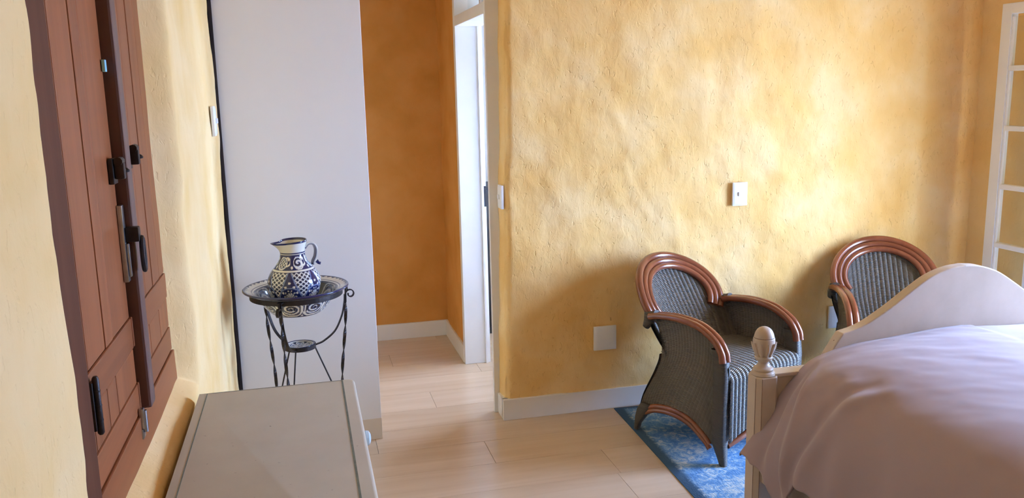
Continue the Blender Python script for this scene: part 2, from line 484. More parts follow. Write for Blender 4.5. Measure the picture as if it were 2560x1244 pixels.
# hallway behind the white partition
def flat_wall(name, p0, p1, z0, z1, nx, nz, nrm, label, mat_='plaster_soft', back=.12):
    P = []
    for i in range(nx+1):
        t = i/nx; r = []
        for j in range(nz+1):
            z = z0+(z1-z0)*j/nz; x = p0[0]+(p1[0]-p0[0])*t; y = p0[1]+(p1[1]-p0[1])*t
            d = 0.007*fb(x+4, y, z, 2.5)+.002*fb(x, y+3, z, 9)
            r.append((x+nrm[0]*d, y+nrm[1]*d, z))
        P.append(r)
    mb = MB().grid(P)
    e = .02
    lo = (min(p0[0], p1[0], p0[0]-nrm[0]*back, p1[0]-nrm[0]*back), min(p0[1], p1[1], p0[1]-nrm[1]*back, p1[1]-nrm[1]*back), z0)
    hi = (max(p0[0], p1[0], p0[0]-nrm[0]*back, p1[0]-nrm[0]*back), max(p0[1], p1[1], p0[1]-nrm[1]*back, p1[1]-nrm[1]*back), z1)
    lo = [lo[i]+(e if nrm[i] < 0 else 0) if i < 2 else lo[i] for i in range(3)]
    hi = [hi[i]-(e if nrm[i] > 0 else 0) if i < 2 else hi[i] for i in range(3)]
    mb.box(lo, hi)
    return struct(mb.build(name, M[mat_], smooth=True, angle=60), label, 'wall')
flat_wall('wall_hall_end', (-0.4, 5.46), (0.9, 5.46), 0, CEIL, 30, 50, (0, -1), 'ochre wall closing the end of the hallway, shade put into its colour', 'plaster_hall')
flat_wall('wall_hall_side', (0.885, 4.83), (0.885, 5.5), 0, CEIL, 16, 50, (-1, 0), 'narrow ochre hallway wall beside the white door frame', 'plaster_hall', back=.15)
mb = MB().box((-0.325, 3.82, 0), (0.2875, 3.92, CEIL), bev=.002)
struct(mb.build('wall_partition', M['panel_white']), 'smooth white partition behind the washstand', 'wall')
struct(MB().box((-0.325, 3.8195, 0), (0.289, 3.9205, .103), bev=.0015).build('baseboard_partition', M['skirting_cream']), 'flush skirting at the foot of the white partition', 'baseboard')
# dark post strip between plaster and partition
mb = MB()
P = []
for z in np.linspace(0, CEIL, 60):
    P.append([(-0.42, 3.79, z), (-0.331+.003*fb(2, 1, z, 6), 3.79, z), (-0.322, 3.80+.002*fb(2, 9, z, 9), z), (-0.321, 3.83, z), (-0.42, 3.83, z)])
mb.grid(P, close_v=True)
struct(mb.build('trim_1', M['dark_timber']), 'dark timber strip along the left edge of the white partition', 'trim')

def skirting(name, pts, h, t, label, nrm_sign=1):
    # open polyline in plan, box profile on the room side
    mb = MB()
    for (a, b) in zip(pts[:-1], pts[1:]):
        d = Vector((b[0]-a[0], b[1]-a[1], 0)).normalized(); n = Vector((d.y, -d.x, 0))*nrm_sign
        A, B = Vector((*a, 0)), Vector((*b, 0))
        c = [A, B, B+n*t, A+n*t]
        v = [tuple(p) for p in c]+[(p.x, p.y, h-.004 if i < 2 else h) for i, p in enumerate(c)]
        mb.add(v, [(0, 1, 2, 3), (4, 5, 6, 7), (0, 1, 5, 4), (1, 2, 6, 5), (2, 3, 7, 6), (3, 0, 4, 7)])
    return struct(mb.build(name, M['skirting']), label, 'baseboard')
mb = MB().box((0.889, YB-.013, 0), (XR, YB+.02, .105), bev=.002)
mb.box((0.889, YB+.008, 0), (0.92, 3.982, .105), bev=.002)
struct(mb.build('baseboard_back', M['skirting']), 'white skirting along the rough ochre wall behind the chairs', 'baseboard')
struct(MB().box((-0.34, 5.447, 0), (0.886, 5.475, .105), bev=.002).build('baseboard_hall_end', M['skirting']), 'white skirting across the hallway end', 'baseboard')
struct(MB().box((0.872, 4.835, 0), (0.90, 5.447, .105), bev=.002).build('baseboard_hall_side', M['skirting']), 'short white skirting running to the door frame', 'baseboard')

# bathroom seen as a sliver through the doorway
mb = MB()
mb.box((1.04, 6.2, 0), (2.1, 6.3, CEIL)); mb.box((1.95, 4.05, 0), (2.1, 4.1, CEIL)); mb.box((1.95, 5.05, 0), (2.1, 6.2, CEIL))
mb.box((1.95, 4.1, 0), (2.1, 5.05, .8)); mb.box((1.95, 4.1, 1.8), (2.1, 5.05, CEIL)); mb.box((1.95, 4.1, .8), (2.1, 4.15, 1.8)); mb.box((1.018, 4.85, 0), (1.036, 6.2, CEIL)); mb.box((1.04, 4.052, 0), (1.95, 4.07, CEIL))
mb.box((.885, 3.98, 2.5), (1.04, 4.85, CEIL))
struct(mb.build('wall_bathroom', M['bath_wall']), 'pale walls of the bright room behind the white door frame', 'wall')

# door_1: white frame of the bathroom doorway with transom
d1 = empty('door_1', (0.885, 4.40, 0)); struct(d1, 'tall white door frame with a transom at the hallway', 'door')
def rel(o, root): o.location = -Vector(root.location); return o
def part(mb, name, mt, root, smooth=False, sub=None, rz=0, label=None, angle=40):
    o = mb.build(name, mt, sub if sub is not None else root, smooth, angle)
    if sub is None:
        o.matrix_parent_inverse = Matrix.Identity(4); o.location = -Vector(root.location)
    if label: o['label'] = label
    return o
part(MB().box((.876, 4.79, 0), (1.03, 4.845, 2.5), bev=.003), 'jamb', M['white'], d1)
part(MB().box((1.0, 4.775, 0), (1.014, 4.792, 1.965), bev=.002), 'door_stop', M['white'], d1)
part(MB().box((.872, 3.983, 0), (1.03, 4.008, 2.5), bev=.003), 'jamb', M['white'], d1)
part(MB().box((.876, 4.008, 1.965), (1.03, 4.79, 2.02), bev=.003), 'transom_bar', M['white'], d1)
part(MB().box((.876, 4.008, 2.45), (1.03, 4.79, 2.5), bev=.003), 'head', M['white'], d1)
part(MB().box((.952, 4.008, 2.02), (.956, 4.79, 2.45)), 'transom_pane', M['glass'], d1)
part(MB().box((.94, 4.40, 2.02), (.965, 4.425, 2.45), bev=.003), 'transom_mullion', M['white'], d1)
sp = part(MB().box((1.012, 4.787, 0.945), (1.029, 4.7905, 1.066), bev=.001), 'strike_plate', M['black_cloth'], d1, label='dark iron strike plate')
part(MB().box((1.012, 4.776, 1.02), (1.029, 4.788, 1.05), bev=.002), 'keeper', M['black_cloth'], d1)
bc = empty('cabinet', (1.28, 5.55, 0)); tag(bc, 'tall dark cabinet glimpsed through the white door frame', 'cabinet')
part(MB().box((1.12, 5.4, .04), (1.55, 5.75, .99), bev=.006), 'body', M['black_cloth'], bc)
part(MB().box((1.13, 5.385, .06), (1.54, 5.4, .97), bev=.003), 'door', M['black_cloth'], bc)
part(MB().box((1.10, 5.39, 0), (1.57, 5.77, .04), bev=.003), 'plinth', M['black_cloth'], bc)
hk = empty('towel_ring', (1.24, 6.2, 1.2)); tag(hk, 'small white hook ring beyond the door frame', 'hook')
part(MB().tube([(1.295+.02*math.cos(a), 6.17, 1.13+.02*math.sin(a)) for a in np.linspace(0, 2*PI, 24, endpoint=False)], .004, 8, closed=True), 'ring', M['plastic'], hk, True)
part(MB().box((1.275, 6.175, 1.14), (1.315, 6.2, 1.165), bev=.004), 'bracket', M['plastic'], hk)

# ------------------------------------------------------------------ window_1: wooden shutters
FX = -0.392
w1 = empty('window_1', (FX, 2.0, WZ0)); struct(w1, 'tall brown wooden shuttered window in the left wall', 'window')
fr = MB()
fr.box((FX-.07, 1.43, WZ0-.02), (FX+.004, 1.563, WZ1+.08), bev=.003)
part(fr, 'frame_jamb', M['frame_wood'], w1)
part(MB().box((FX-.07, 2.513, WZ0-.02), (FX+.002, 2.60, WZ1+.08), bev=.003), 'frame_jamb', M['frame_wood'], w1)
part(MB().box((FX-.07, 1.43, WZ0-.03), (FX+.003, 2.57, .897), bev=.003), 'frame_sill', M['shutter_h'], w1)
part(MB().box((FX-.07, 1.43, WZ1-.03), (FX+.004, 2.57, WZ1+.08), bev=.003), 'frame_head', M['frame_wood'], w1)
TOP = WZ1-.035; BOT = .899
def leaf(y0, y1, edges, low_edges, lean):
    base = part(MB().box((FX-.045, y0, BOT), (FX-.022, y1, TOP)), 'shutter_leaf', M['frame_wood'], w1)
    def sub(lo, hi, nm, mt, bev=.0035, label=None):
        o = MB().box(lo, hi, bev=bev).build(nm, mt, base)
        if label: o['label'] = label
        return o
    for a, b in zip(edges[:-1], edges[1:]):
        dx = random.uniform(-.0012, .0012)
        sub((FX-.024, a+.0022, 1.121), (FX-.004+dx, b-.0022, TOP), 'plank', M['shutter'])
    sub((FX-.024, y0+.001, 1.050), (FX-.002, y1-.001, 1.1195), 'rail', M['shutter_h'])
    for a, b in zip(low_edges[:-1], low_edges[1:]):
        sub((FX-.024, a+.0018, .9665), (FX-.004, b-.0018, 1.0485), 'plank', M['shutter'])
    sub((FX-.024, y0+.001, BOT), (FX-.002, y1-.001, .965), 'rail', M['shutter_h'])
    return base, sub
l1, s1 = leaf(1.566, 1.994, [1.566, 1.602, 1.746, 1.815, 1.994], [1.566, 1.602, 1.72, 1.80, 1.994], 0)
l2, s2 = leaf(1.999, 2.511, [2.062, 2.13, 2.21, 2.315, 2.42, 2.511], [2.062, 2.21, 2.36, 2.511], 0)
s2((FX-.03, 2.008, BOT), (FX+.020, 2.062, TOP), 'astragal', M['astragal'], .006, 'dark worn meeting stile')
s1((FX-.003, 1.974, 1.66), (FX+.004, 1.99, 1.685), 'wedge', M['blue_tab'], .001, 'pale blue wedge')
def iron_sub(mb, nm, base, mt='iron', label=None):
    o = mb.build(nm, M[mt], base, True)
    if label: o['label'] = label
    return o
# hinges
def hinge(base, y, z0, z1, r=.0062):
    mb = MB().tube([(FX+.008, y, z0), (FX+.008, y, z0+.004), (FX+.008, y, z1-.004), (FX+.008, y, z1)], [r*.6, r, r, r*.6], 12)
    for zz in (z0+.25*(z1-z0), z0+.5*(z1-z0), z0+.75*(z1-z0)):
        mb.lathe([(r*1.08, -.0012), (r*1.08, .0012)], 12, (FX+.008, y, zz))
    mb.box((FX-.002, y-.012, z0+.01), (FX+.004, y+.012, z1-.01), bev=.001)
    iron_sub(mb, 'hinge', base)
hinge(l1, 1.589, 1.005, 1.115); hinge(l1, 1.589, 1.80, 1.91)
hinge(l2, 2.522, 1.02, 1.125); hinge(l2, 2.522, 1.80, 1.905)
# rim catches either side of the meeting stile
def catch(base, y, z, s=1):
    mb = MB().box((FX-.004, y-.022, z-.028), (FX+.006, y+.018, z+.026), bev=.002)
    mb.box((FX+.006, y-.014, z-.018), (FX+.026, y+.006, z+.018), bev=.004)
    mb.tube([(FX+.016, y-.018, z+.02), (FX+.016, y+.012, z+.02)], .009, 10)
    mb.tube([(FX+.017, y-.0, z-.002), (FX+.017, y+.03, z-.002)], .006, 10)
    mb.lathe([(0, 0), (.008, .002), (.009, .006), (.004, .011), (0, .012)], 10, (FX+.02, y+.032, z-.008))
    iron_sub(mb, 'catch', base)
catch(l1, 1.955, 1.453); catch(l2, 2.135, 1.470)
# sliding lock with ring handle on the near leaf edge
mb = MB().box((FX-.004, 1.974, 1.205), (FX+.006, 1.997, 1.375), bev=.001)
mb.box((FX+.006, 1.980, 1.215), (FX+.012, 1.992, 1.29), bev=.003)
iron_sub(mb, 'lock_bolt', l1, 'steel', 'bright steel bolt plate')
mb = MB().box((FX+.004, 1.985, 1.292), (FX+.034, 2.012, 1.325), bev=.004)
mb.tube([(FX+.036, 2.004+.010*math.cos(a), 1.262+.037*math.sin(a)) for a in np.linspace(0, 2*PI, 28, endpoint=False)], .0055, 8, closed=True)
mb.tube([(FX+.02, 2.004, 1.30), (FX+.036, 2.004, 1.298)], .006, 8)
iron_sub(mb, 'ring_handle', l1, 'iron', 'black iron ring handle')
mb = MB().box((FX+.0, 1.955, .845), (FX+.006, 1.982, .868), bev=.001).box((FX+.0, 1.958, .868), (FX+.01, 1.974, .915), bev=.002)
mb.tube([(FX+.01, 1.966, .86), (FX+.01, 1.966, .91)], .006, 10)
iron_sub(mb, 'floor_bolt', l1, 'steel', 'small steel bolt on the sill')

# ------------------------------------------------------------------ french door leaf (door_2) folded against the right wall
d2 = empty('door_2', (3.45, 3.33, 0)); struct(d2, 'white glazed door leaf with small panes at the right edge', 'door')
DX0, DX1, DY0, DY1, DT = 3.43, 3.47, 3.065, 3.628, 1.976
def dpart(lo, hi, nm, mt='white', bev=.003): return part(MB().box(lo, hi, bev=bev), nm, M[mt], d2)
dpart((DX0, DY1-.062, .01), (DX1, DY1, DT), 'stile'); dpart((DX0, DY0, .01), (DX1, DY0+.062, DT), 'stile')
dpart((DX0, DY0+.062, DT-.052), (DX1, DY1-.062, DT), 'rail'); dpart((DX0, DY0+.062, .01), (DX1, DY1-.062, .155), 'rail')
zr = [1.662, 1.367, 1.073, .773, .475]
for z in zr: dpart((DX0+.004, DY0+.062, z-.013), (DX1-.004, DY1-.062, z+.013), 'glazing_bar')
ym = (DY0+DY1)/2
dpart((DX0+.005, ym-.013, .155), (DX1-.005, ym+.013, DT-.052), 'glazing_bar')
zz = [.155]+sorted(zr)+[DT-.052]
pane_me = None
for z0, z1 in zip(zz[:-1], zz[1:]):
    for a, b in ((DY0+.062, ym-.013), (ym+.013, DY1-.062)):
        dpart((3.448, a, z0+.012), (3.452, b, z1-.012), 'pane', 'glass', 0)
        mb = MB()
        for e in (DX0+.004, ):
            mb.box((e, b-.012, z0+.012), (e+.012, b, z1-.012), bev=.003); mb.box((e, a, z0+.012), (e+.012, a+.012, z1-.012), bev=.003)
        part(mb, 'glazing_bead', M['white'], d2)

# ------------------------------------------------------------------ switches and sockets
def switch(loc, rz, wdt, hgt, label, rocker=True, cat='light switch', name='light_switch'):
    r = empty(name, loc, rz); tag(r, label, cat)
    mb = MB(); n = 12; P = []
    for i in range(n+1):
        rr = []
        for j in range(n+1):
            u, v = i/n*2-1, j/n*2-1
            edge = max(abs(u), abs(v)); h = .009*(1-max(0, (edge-.8)/.2)**2*.45)*(1-.12*(u*u+v*v)*.5)
            rr.append((u*wdt/2, -h, v*hgt/2))
        P.append(rr)
    mb.grid(P); mb.box((-wdt/2, -.0055, -hgt/2), (wdt/2, .006, hgt/2), bev=.001)
    mb.build('plate', M['plastic'], r, True)
    if rocker:
        bm = MB().box((-.012, -.0155, -.009), (.016, -.007, .011), bev=.0015); bm.build('rocker', M['plastic'], r)
    return r
switch((2.145, YB-.012, 1.066), 0, .08, .118, 'white rectangular light switch on the lit ochre wall above the chairs')
switch((0.915, 3.925, 1.107), -PI/2, .072, .112, 'narrow white light switch on the wall edge beside the door frame')
switch((XL+.012, 3.528, 1.512), PI/2, .075, .115, 'white switch plate high on the left wall beside the partition', rocker=True)
switch((1.42, YB-.012, .377), 0, .118, .122, 'blank white square socket plate left of the nearer wicker chair', False, 'wall plate', 'socket_plate')
switch((2.753, YB-.012, .373), 0, .118, .122, 'blank white square socket plate half hidden by the farther wicker chair', False, 'wall plate', 'socket_plate')

# ------------------------------------------------------------------ rug
mb = MB(); nu, nv = 60, 70; P = []
for i in range(nu+1):
    r = []
    for j in range(nv+1):
        u, v = i/nu*1.95-.975, j/nv*2.3-1.15
        e = min(1, min(.975-abs(u), 1.15-abs(v))/.012)
        r.append((u, v, .004+.007*math.sqrt(max(0, e))+.0012*fb(u, v, 0, 14)*e))
    P.append(r)
mb.grid(P)
mb.grid([[(-.975, -1.15, .0005), (.975, -1.15, .0005)], [(-.975, 1.15, .0005), (.975, 1.15, .0005)]])
for (a, b) in (((-.975, -1.15), (.975, -1.15)), ((.975, -1.15), (.975, 1.15)), ((.975, 1.15), (-.975, 1.15)), ((-.975, 1.15), (-.975, -1.15))):
    mb.add([(*a, .0005), (*b, .0005), (*b, .004), (*a, .004)], [(0, 1, 2, 3)])
rug = mb.build('rug', M['rug'], smooth=True)
rug.rotation_euler = (0, 0, math.radians(-2.2))
rug.location = (2.395, 2.665, 0)
tag(rug, 'worn blue patterned rug on the floor under chairs and bed', 'rug')

# ------------------------------------------------------------------ chest of drawers
CX0, CX1, CY0, CY1, CZ = -0.318, 0.109, 1.23, 2.402, .79
ch = empty('chest_of_drawers', ((CX0+CX1)/2, (CY0+CY1)/2, 0)); tag(ch, 'aged cream painted chest of drawers with thin grey-green line on top', 'chest')
bm = bmesh.new(); bmesh.ops.create_cube(bm, size=1.0)
for v in bm.verts: v.co = Vector(((CX0+CX1)/2+v.co.x*(CX1-CX0), (CY0+CY1)/2+v.co.y*(CY1-CY0), CZ-.014+v.co.z*.028))
ve = [e for e in bm.edges if abs(e.verts[0].co.z-e.verts[1].co.z) > .01 and e.verts[0].co.x > 0]
bmesh.ops.bevel(bm, geom=ve, offset=.022, segments=6, affect='EDGES', profile=.5)
te = [e for e in bm.edges if min(e.verts[0].co.z, e.verts[1].co.z) > CZ-.001 and max(e.verts[0].co.x, e.verts[1].co.x) > CX0+.01 and len(e.link_faces) == 2 and any(abs(f.normal.z) < .5 for f in e.link_faces)]
bmesh.ops.bevel(bm, geom=te, offset=.009, segments=4, affect='EDGES', profile=.5)
part(MB().add_bm(bm), 'top', M['chest'], ch, True, angle=50)
part(MB().box((CX0+.012, CY0+.012, .07), (CX1-.022, CY1-.012, CZ-.028), bev=.003), 'body', M['chest'], ch)
for sx in (CX0+.03, CX1-.055):
    for sy in (CY0+.035, CY1-.06):
        part(MB().box((sx, sy, 0), (sx+.03, sy+.03, .07), bev=.003), 'foot', M['chest'], ch)
ln = MB(); zt = CZ+.0004
def strip(x0, y0, x1, y1): ln.box((x0, y0, zt-.0003), (x1, y1, zt+.0002))
strip(CX0+.020, CY0+.03, CX0+.0228, CY1-.012)
strip(CX1-.0385, CY0+.03, CX1-.0335, CY1-.012)
strip(CX0+.020, CY1-.0125, CX1-.0335, CY1-.0108)
strip(CX0+.020, CY0+.03, CX1-.0335, CY0+.0325)
part(ln, 'painted_line', M['line'], ch, label='thin grey-green painted line')
for r_ in range(3):
    for c_ in range(2):
        ya = CY0+.03+c_*(CY1-CY0-.06)/2; yb = ya+(CY1-CY0-.06)/2-.012
        za = .09+r_*.223; zb = za+.21
        dr = part(MB().box((CX1-.03, ya, za), (CX1-.014, yb, zb), bev=.003), 'drawer', M['chest'], ch)
        for f_ in ((.70,) if c_ == 1 else (.30,)):
            k = MB()
            prof = [(0.007, 0), (.008, .012), (.016, .019), (.021, .026), (.0195, .034), (.011, .039), (0, .040)]
            kk = MB().lathe(prof, 20)
            kk.v = [(CX1-.014+p[2], ya+(yb-ya)*f_+p[0], (za+zb)/2+.045+p[1]) for p in kk.v]
            ko = kk.build('knob', M['knob'], dr, True); ko['label'] = 'pale blue porcelain knob'

# ------------------------------------------------------------------ washstand, basin, jug
WC = Vector((-0.055, 3.52, 0))
ws = empty('washstand', WC); tag(ws, 'black wrought iron washstand with twisted legs and scrolls', 'washstand')
RZ = .803
def wp(mb, nm, smooth=True, mt='iron'): return mb.build(nm, M[mt], ws, smooth)
wp(MB().tube([(.185*math.cos(a), .185*math.sin(a), RZ) for a in np.linspace(0, 2*PI, 64, endpoint=False)], 0, closed=True, flat=(.010, .0022)), 'ring', False)
wp(MB().tube([(.062*math.cos(a), .062*math.sin(a), .575) for a in np.linspace(0, 2*PI, 40, endpoint=False)], 0, closed=True, flat=(.009, .0022)), 'shelf_ring', False)
mb = MB()
for k in range(3):
    a = math.radians(20+60*k); mb.tube([(.061*math.cos(a), .061*math.sin(a), .567), (-.061*math.cos(a), -.061*math.sin(a), .567)], .0025, 8)
wp(mb, 'shelf_bars')
for ang in (-108, 12, 132):
    a = math.radians(ang); ca, sa = math.cos(a), math.sin(a)
    def rp(r, z): return (r*ca, r*sa, z)
    # tab joining the ring to the leg
    leg = MB().tube([rp(.18, RZ+.006), rp(.214, RZ+.006)], 0, flat=(.0025, .010))
    leg.tube([rp(.212, RZ+.008), rp(.212, RZ-.012)], 0, flat=(.0025, .010))
    pts = catmull([rp(.205, RZ+.004), rp(.203, .74), rp(.196, .64), rp(.182, .53), rp(.170, .42), rp(.168, .28), rp(.18, .12), rp(.205, 0)], 12)
    n = len(pts)
    tw = [max(0, min(1, (i/n-.14)/.75))*PI*5.5 for i in range(n)]
    leg.tube(pts, 0, flat=(.0065, .0022), twist=tw, up=(-sa, ca, 0))
    wp(leg, 'leg', False)
    br = catmull([rp(.200, .772), rp(.196, .735), rp(.182, .68), rp(.15, .62), rp(.10, .583), rp(.064, .572)], 8)
    sc = []
    for t in np.linspace(0, 1, 26):
        th = PI*0.95-t*PI*2.1; r0 = .021*(1-.62*t); sc.append(rp(.224+r0*math.cos(th)-.0*t, .772+r0*math.sin(th)*1.0))
    bmx = MB().tube(br, 0, flat=(.0022, .006), up=(0, 0, 1))
    wp(bmx, 'brace', False)
    wp(MB().tube([rp(.2005, .735), rp(.2015, .755)]+sc, 0, flat=(.0022, .006), up=(ca, sa, 0)), 'scroll', False)
for ang, bot in ((-108, (-.045, -.12)), (12, (.115, .025)), (132, (-.08, .09))):
    a = math.radians(ang)
    wp(MB().tube([(.058*math.cos(a), .058*math.sin(a), .572), (.166*math.cos(a), .166*math.sin(a), .28)], .0032, 8), 'strut')

Wc = np.array((.74, .72, .63)); Bc = np.array((.012, .016, .085)); Lc = np.array((.20, .26, .42)); Dk = np.array((.010, .011, .035))
def swirl(a, b, n=1.0):
    r = math.hypot(a, b); th = math.atan2(b, a); return math.sin(th*1.0+9*r*n)
def lattice(u, v):
    p = (u+v) % 1.0; q = (u-v) % 1.0
    if min(p, 1-p, q, 1-q) < .13: return Wc
    if math.hypot(p-.5, q-.5) < .36: return Dk
    return Lc*.7
def medallion(a, b):   # a,b in -1..1
    d = (abs(a)**4+abs(b)**4)**.25
    if d > 1: return None
    if d > .86: return Wc
    if d > .78: return Dk
    if math.hypot(a, b) < .16: return Dk
    if .26 < math.hypot(a, b) < .42 and b > -.2: return Dk
    s_ = swirl(a*1.3, b*1.6, 1.3)
    if s_ > .45: return Dk
    return Wc if s_ < -.35 else Lc
def fan(a, b):         # flower fan opening upward, unit size
    r = math.hypot(a, b); th = math.atan2(b, a)
    if b < -.05 or r > 1: return None
    k = th/(PI/6); f_ = abs((k % 1)-.5)*2
    if r > .35+.65*(1-f_**2.2)*.98: return None
    if f_ > .86: return Dk
    if r > .66 and f_ < .5 and r < .84: return Dk
    return Wc if (f_ < .62) else Lc
def jug_color(th, z):
    if z > .2775: return Bc
    if z > .2405: return Wc
    if z > .2365: return Bc
    if z > .2315: return Wc
    if z > .2285: return Bc
    sec = (th/(2*PI)*6) % 1.0; idx = int(th/(2*PI)*6) % 2
    if z > .1735:
        a = (sec-.5)*2; b = (z-.2005)/.027
        if math.hypot((a-.75)/.16, (b-.55)/.22) < 1 or math.hypot((a+.8)/.12, (b+.6)/.2) < 1: return Wc
        d1 = math.hypot(a/.62, b/.92)
        if d1 < 1:
            if d1 > .84: return Wc
            if idx:
                return lattice(a*2.6, b*2.2) if d1 < .74 else Lc
            s_ = swirl(a*1.2, b*1.2, 1.0); return Dk if s_ > .3 else (Wc if s_ < -.3 else Lc)
        if abs(math.hypot((a-.62)/.5, (b-.2)/.7)-.8) < .16: return Wc
        return Bc
    if z > .1675: return Wc
    if z > .165: return Bc
    if z > .052:
        a = (sec-.5)*2
        hw = .10+.80*max(0, (z-.066)/.099)**.8
        if abs(a) < hw and z > .066:
            if abs(a) > hw-.10: return Lc
            return lattice(a*2.4, (z-.06)/.0175)
        # between lattices: fan flower and dots
        a2 = a-1 if a > 0 else a+1
        c = fan(a2/.52, (z-.062)/.040)
        if c is not None: return c
        for dx, dz in ((0, .128), (.30, .112), (-.30, .112), (.52, .088), (-.52, .088)):
            if math.hypot((a2-dx)*.052, z-dz) < .0048: return Wc
        e = abs(math.hypot(a2*.05, (z-.062))-.046)
        if e < .0022: return Lc
        return Bc
    a = ((th/(2*PI)*6+.5) % 1.0-.5)*2; b = (z-.024)/.024
    c = medallion(a/.80, b)
    return c if c is not None else Dk
def lathe_pts(prof, n):
    P = np.array(catmull([(r, 0, z) for r, z in prof], 40)); d = np.r_[0, np.cumsum(np.linalg.norm(np.diff(P, axis=0), axis=1))]
    t = np.linspace(0, d[-1], n); return np.interp(t, d, P[:, 0]), np.interp(t, d, P[:, 2])
def painted_lathe(prof, n, seg, colf, deform=None):
    r, z = lathe_pts(prof, n); th = np.linspace(0, 2*PI, seg, endpoint=False)
    P = np.zeros((n, seg, 3)); C = np.zeros((n, seg, 3))
    for i in range(n):
        for j in range(seg):
            x, y, zz = r[i]*math.cos(th[j]), r[i]*math.sin(th[j]), z[i]
            if deform: x, y, zz = deform(x, y, zz, th[j])
            P[i, j] = (x, y, zz); C[i, j] = colf(th[j], z[i], r[i], i/(n-1))
    mb = MB().grid(P, close_v=True, flip=True)
    mb.col = C.reshape(-1, 3)
    return mb
# basin
bprof = [(.0, .006), (.075, .006), (.088, .0), (.098, .002), (.120, .022), (.146, .055), (.163, .082), (.178, .0905), (.205, .1005), (.2125, .1045), (.2125, .1095), (.205, .1105), (.178, .1005), (.158, .090), (.140, .060), (.114, .028), (.08, .014), (.0, .012)]
def basin_color(th, z, r, t):
    inside = t > .52
    if r > .2035: return Bc
    if inside:
        if r > .176:
            k = (th/(2*PI)*46) % 1
            if r > .2035-.010*(abs(k-.5)*2): return Bc
            if r < .1795: return Bc
            return Wc
        if r > .170: return Wc
        if r > .165: return Bc
        if r > .09:
            a = ((th/(2*PI)*8) % 1-.5)*2; b = (r-.128)/.036
            c = medallion(a/.82, b); return c*.55 if c is not None else Dk
        c = medallion(r*math.cos(th)/.085, r*math.sin(th)/.085); return c if c is not None else Lc
    if r > .160: return Bc if r > .185 else Lc*.5
    if r < .104: return Wc if (r < .098) else Bc
    a = ((th/(2*PI)*9) % 1-.5)*2; b = (z-.045)/.036
    c = medallion(a/.9, b)
    if c is not None: return c
    return Bc if swirl(a*2, b*2) > 0 else Wc
BZ = .716
mb = painted_lathe(bprof, 150, 340, basin_color)
bas = mb.build('basin', M['ceramic'], smooth=True, angle=180); bas.location = (WC.x, WC.y, BZ+.006)
tag(bas, 'wide blue and white painted ceramic basin on the iron washstand', 'basin')
# jug
jprof = [(.0, .003), (.05, .002), (.058, .004), (.070, .018), (.094, .060), (.1065, .105), (.105, .130), (.092, .158), (.072, .182), (.057, .205), (.0505, .225), (.0505, .242), (.054, .262), (.060, .280), (.0605, .2845), (.0575, .2845), (.0505, .262), (.047, .242), (.047, .225), (.052, .20), (.08, .165), (.09, .12), (.05, .02), (.0, .015)]
SP = math.radians(205)
def jug_deform(x, y, z, th):
    if z > .235:
        k = ((z-.235)/.05)**1.6
        d = abs((th-SP+PI) % (2*PI)-PI)
        g = math.exp(-(d/.42)**2)*.030*k; pinch = -math.exp(-((d-.85)/.35)**2)*.006*k
        r = math.hypot(x, y); s_ = (r+g+pinch)/r
        x, y = x*s_, y*s_; z = z+.002*math.cos(th-SP)*k*-1-.003*math.exp(-((d-.6)/.5)**2)*k
    return x, y, z
def jcol(th, z, r, t):
    if t > .565: return Wc
    return jug_color((th-.35) % (2*PI), z)
jug = empty('jug', (WC.x-.005, WC.y-.005, BZ+.0235)); tag(jug, 'blue and white painted ceramic jug standing in the basin', 'jug')
painted_lathe(jprof, 260, 300, jcol, jug_deform).build('body', M['ceramic'], jug, True, 180)
ha = math.radians(20); hc, hs_ = math.cos(ha), math.sin(ha)
hp = catmull([(.050, .248), (.066, .264), (.088, .262), (.100, .240), (.097, .210), (.086, .188), (.084, .174)], 10)
mb = MB().tube([(r*hc, r*hs_, z) for r, _, z in [(p[0], 0, p[1]) for p in hp]], 0, flat=(.0045, .0125), up=(hc, hs_, 0))
cols = []
for i, p in enumerate(mb.v): cols.append(Bc if (i % 4) in (1, 2) or i < 8 else Wc)
mb.col = np.array(cols)
hnd = mb.build('handle', M['ceramic'], jug, True, 60)
bmod = hnd.modifiers.new('bevel', 'BEVEL'); bmod.width = .003; bmod.segments = 2
mb = MB().tube([(.100*hc, .100*hs_, .178), (.107*hc, .107*hs_, .186), (.112*hc, .112*hs_, .180), (.109*hc, .109*hs_, .172)], .0075, 10); mb.col = np.tile(Bc, (len(mb.v), 1))
mb.build('handle_curl', M['ceramic'], jug, True)
# saucer in the lower ring
def sc_color(th, z, r, t):
    if r > .055: return Bc
    if r > .049: return Wc*.8
    c = medallion(((th/(2*PI)*6) % 1-.5)*2/.85, (r-.030)/.018); return c if c is not None else Dk
mb = painted_lathe([(.0, .0), (.035, .0), (.05, .006), (.0585, .012), (.0585, .0145), (.05, .0095), (.035, .004), (0, .004)], 60, 160, sc_color)
so = mb.build('saucer', M['ceramic'], smooth=True, angle=180); so.location = (WC.x, WC.y, .571)
tag(so, 'small blue painted saucer in the lower ring of the washstand', 'saucer')

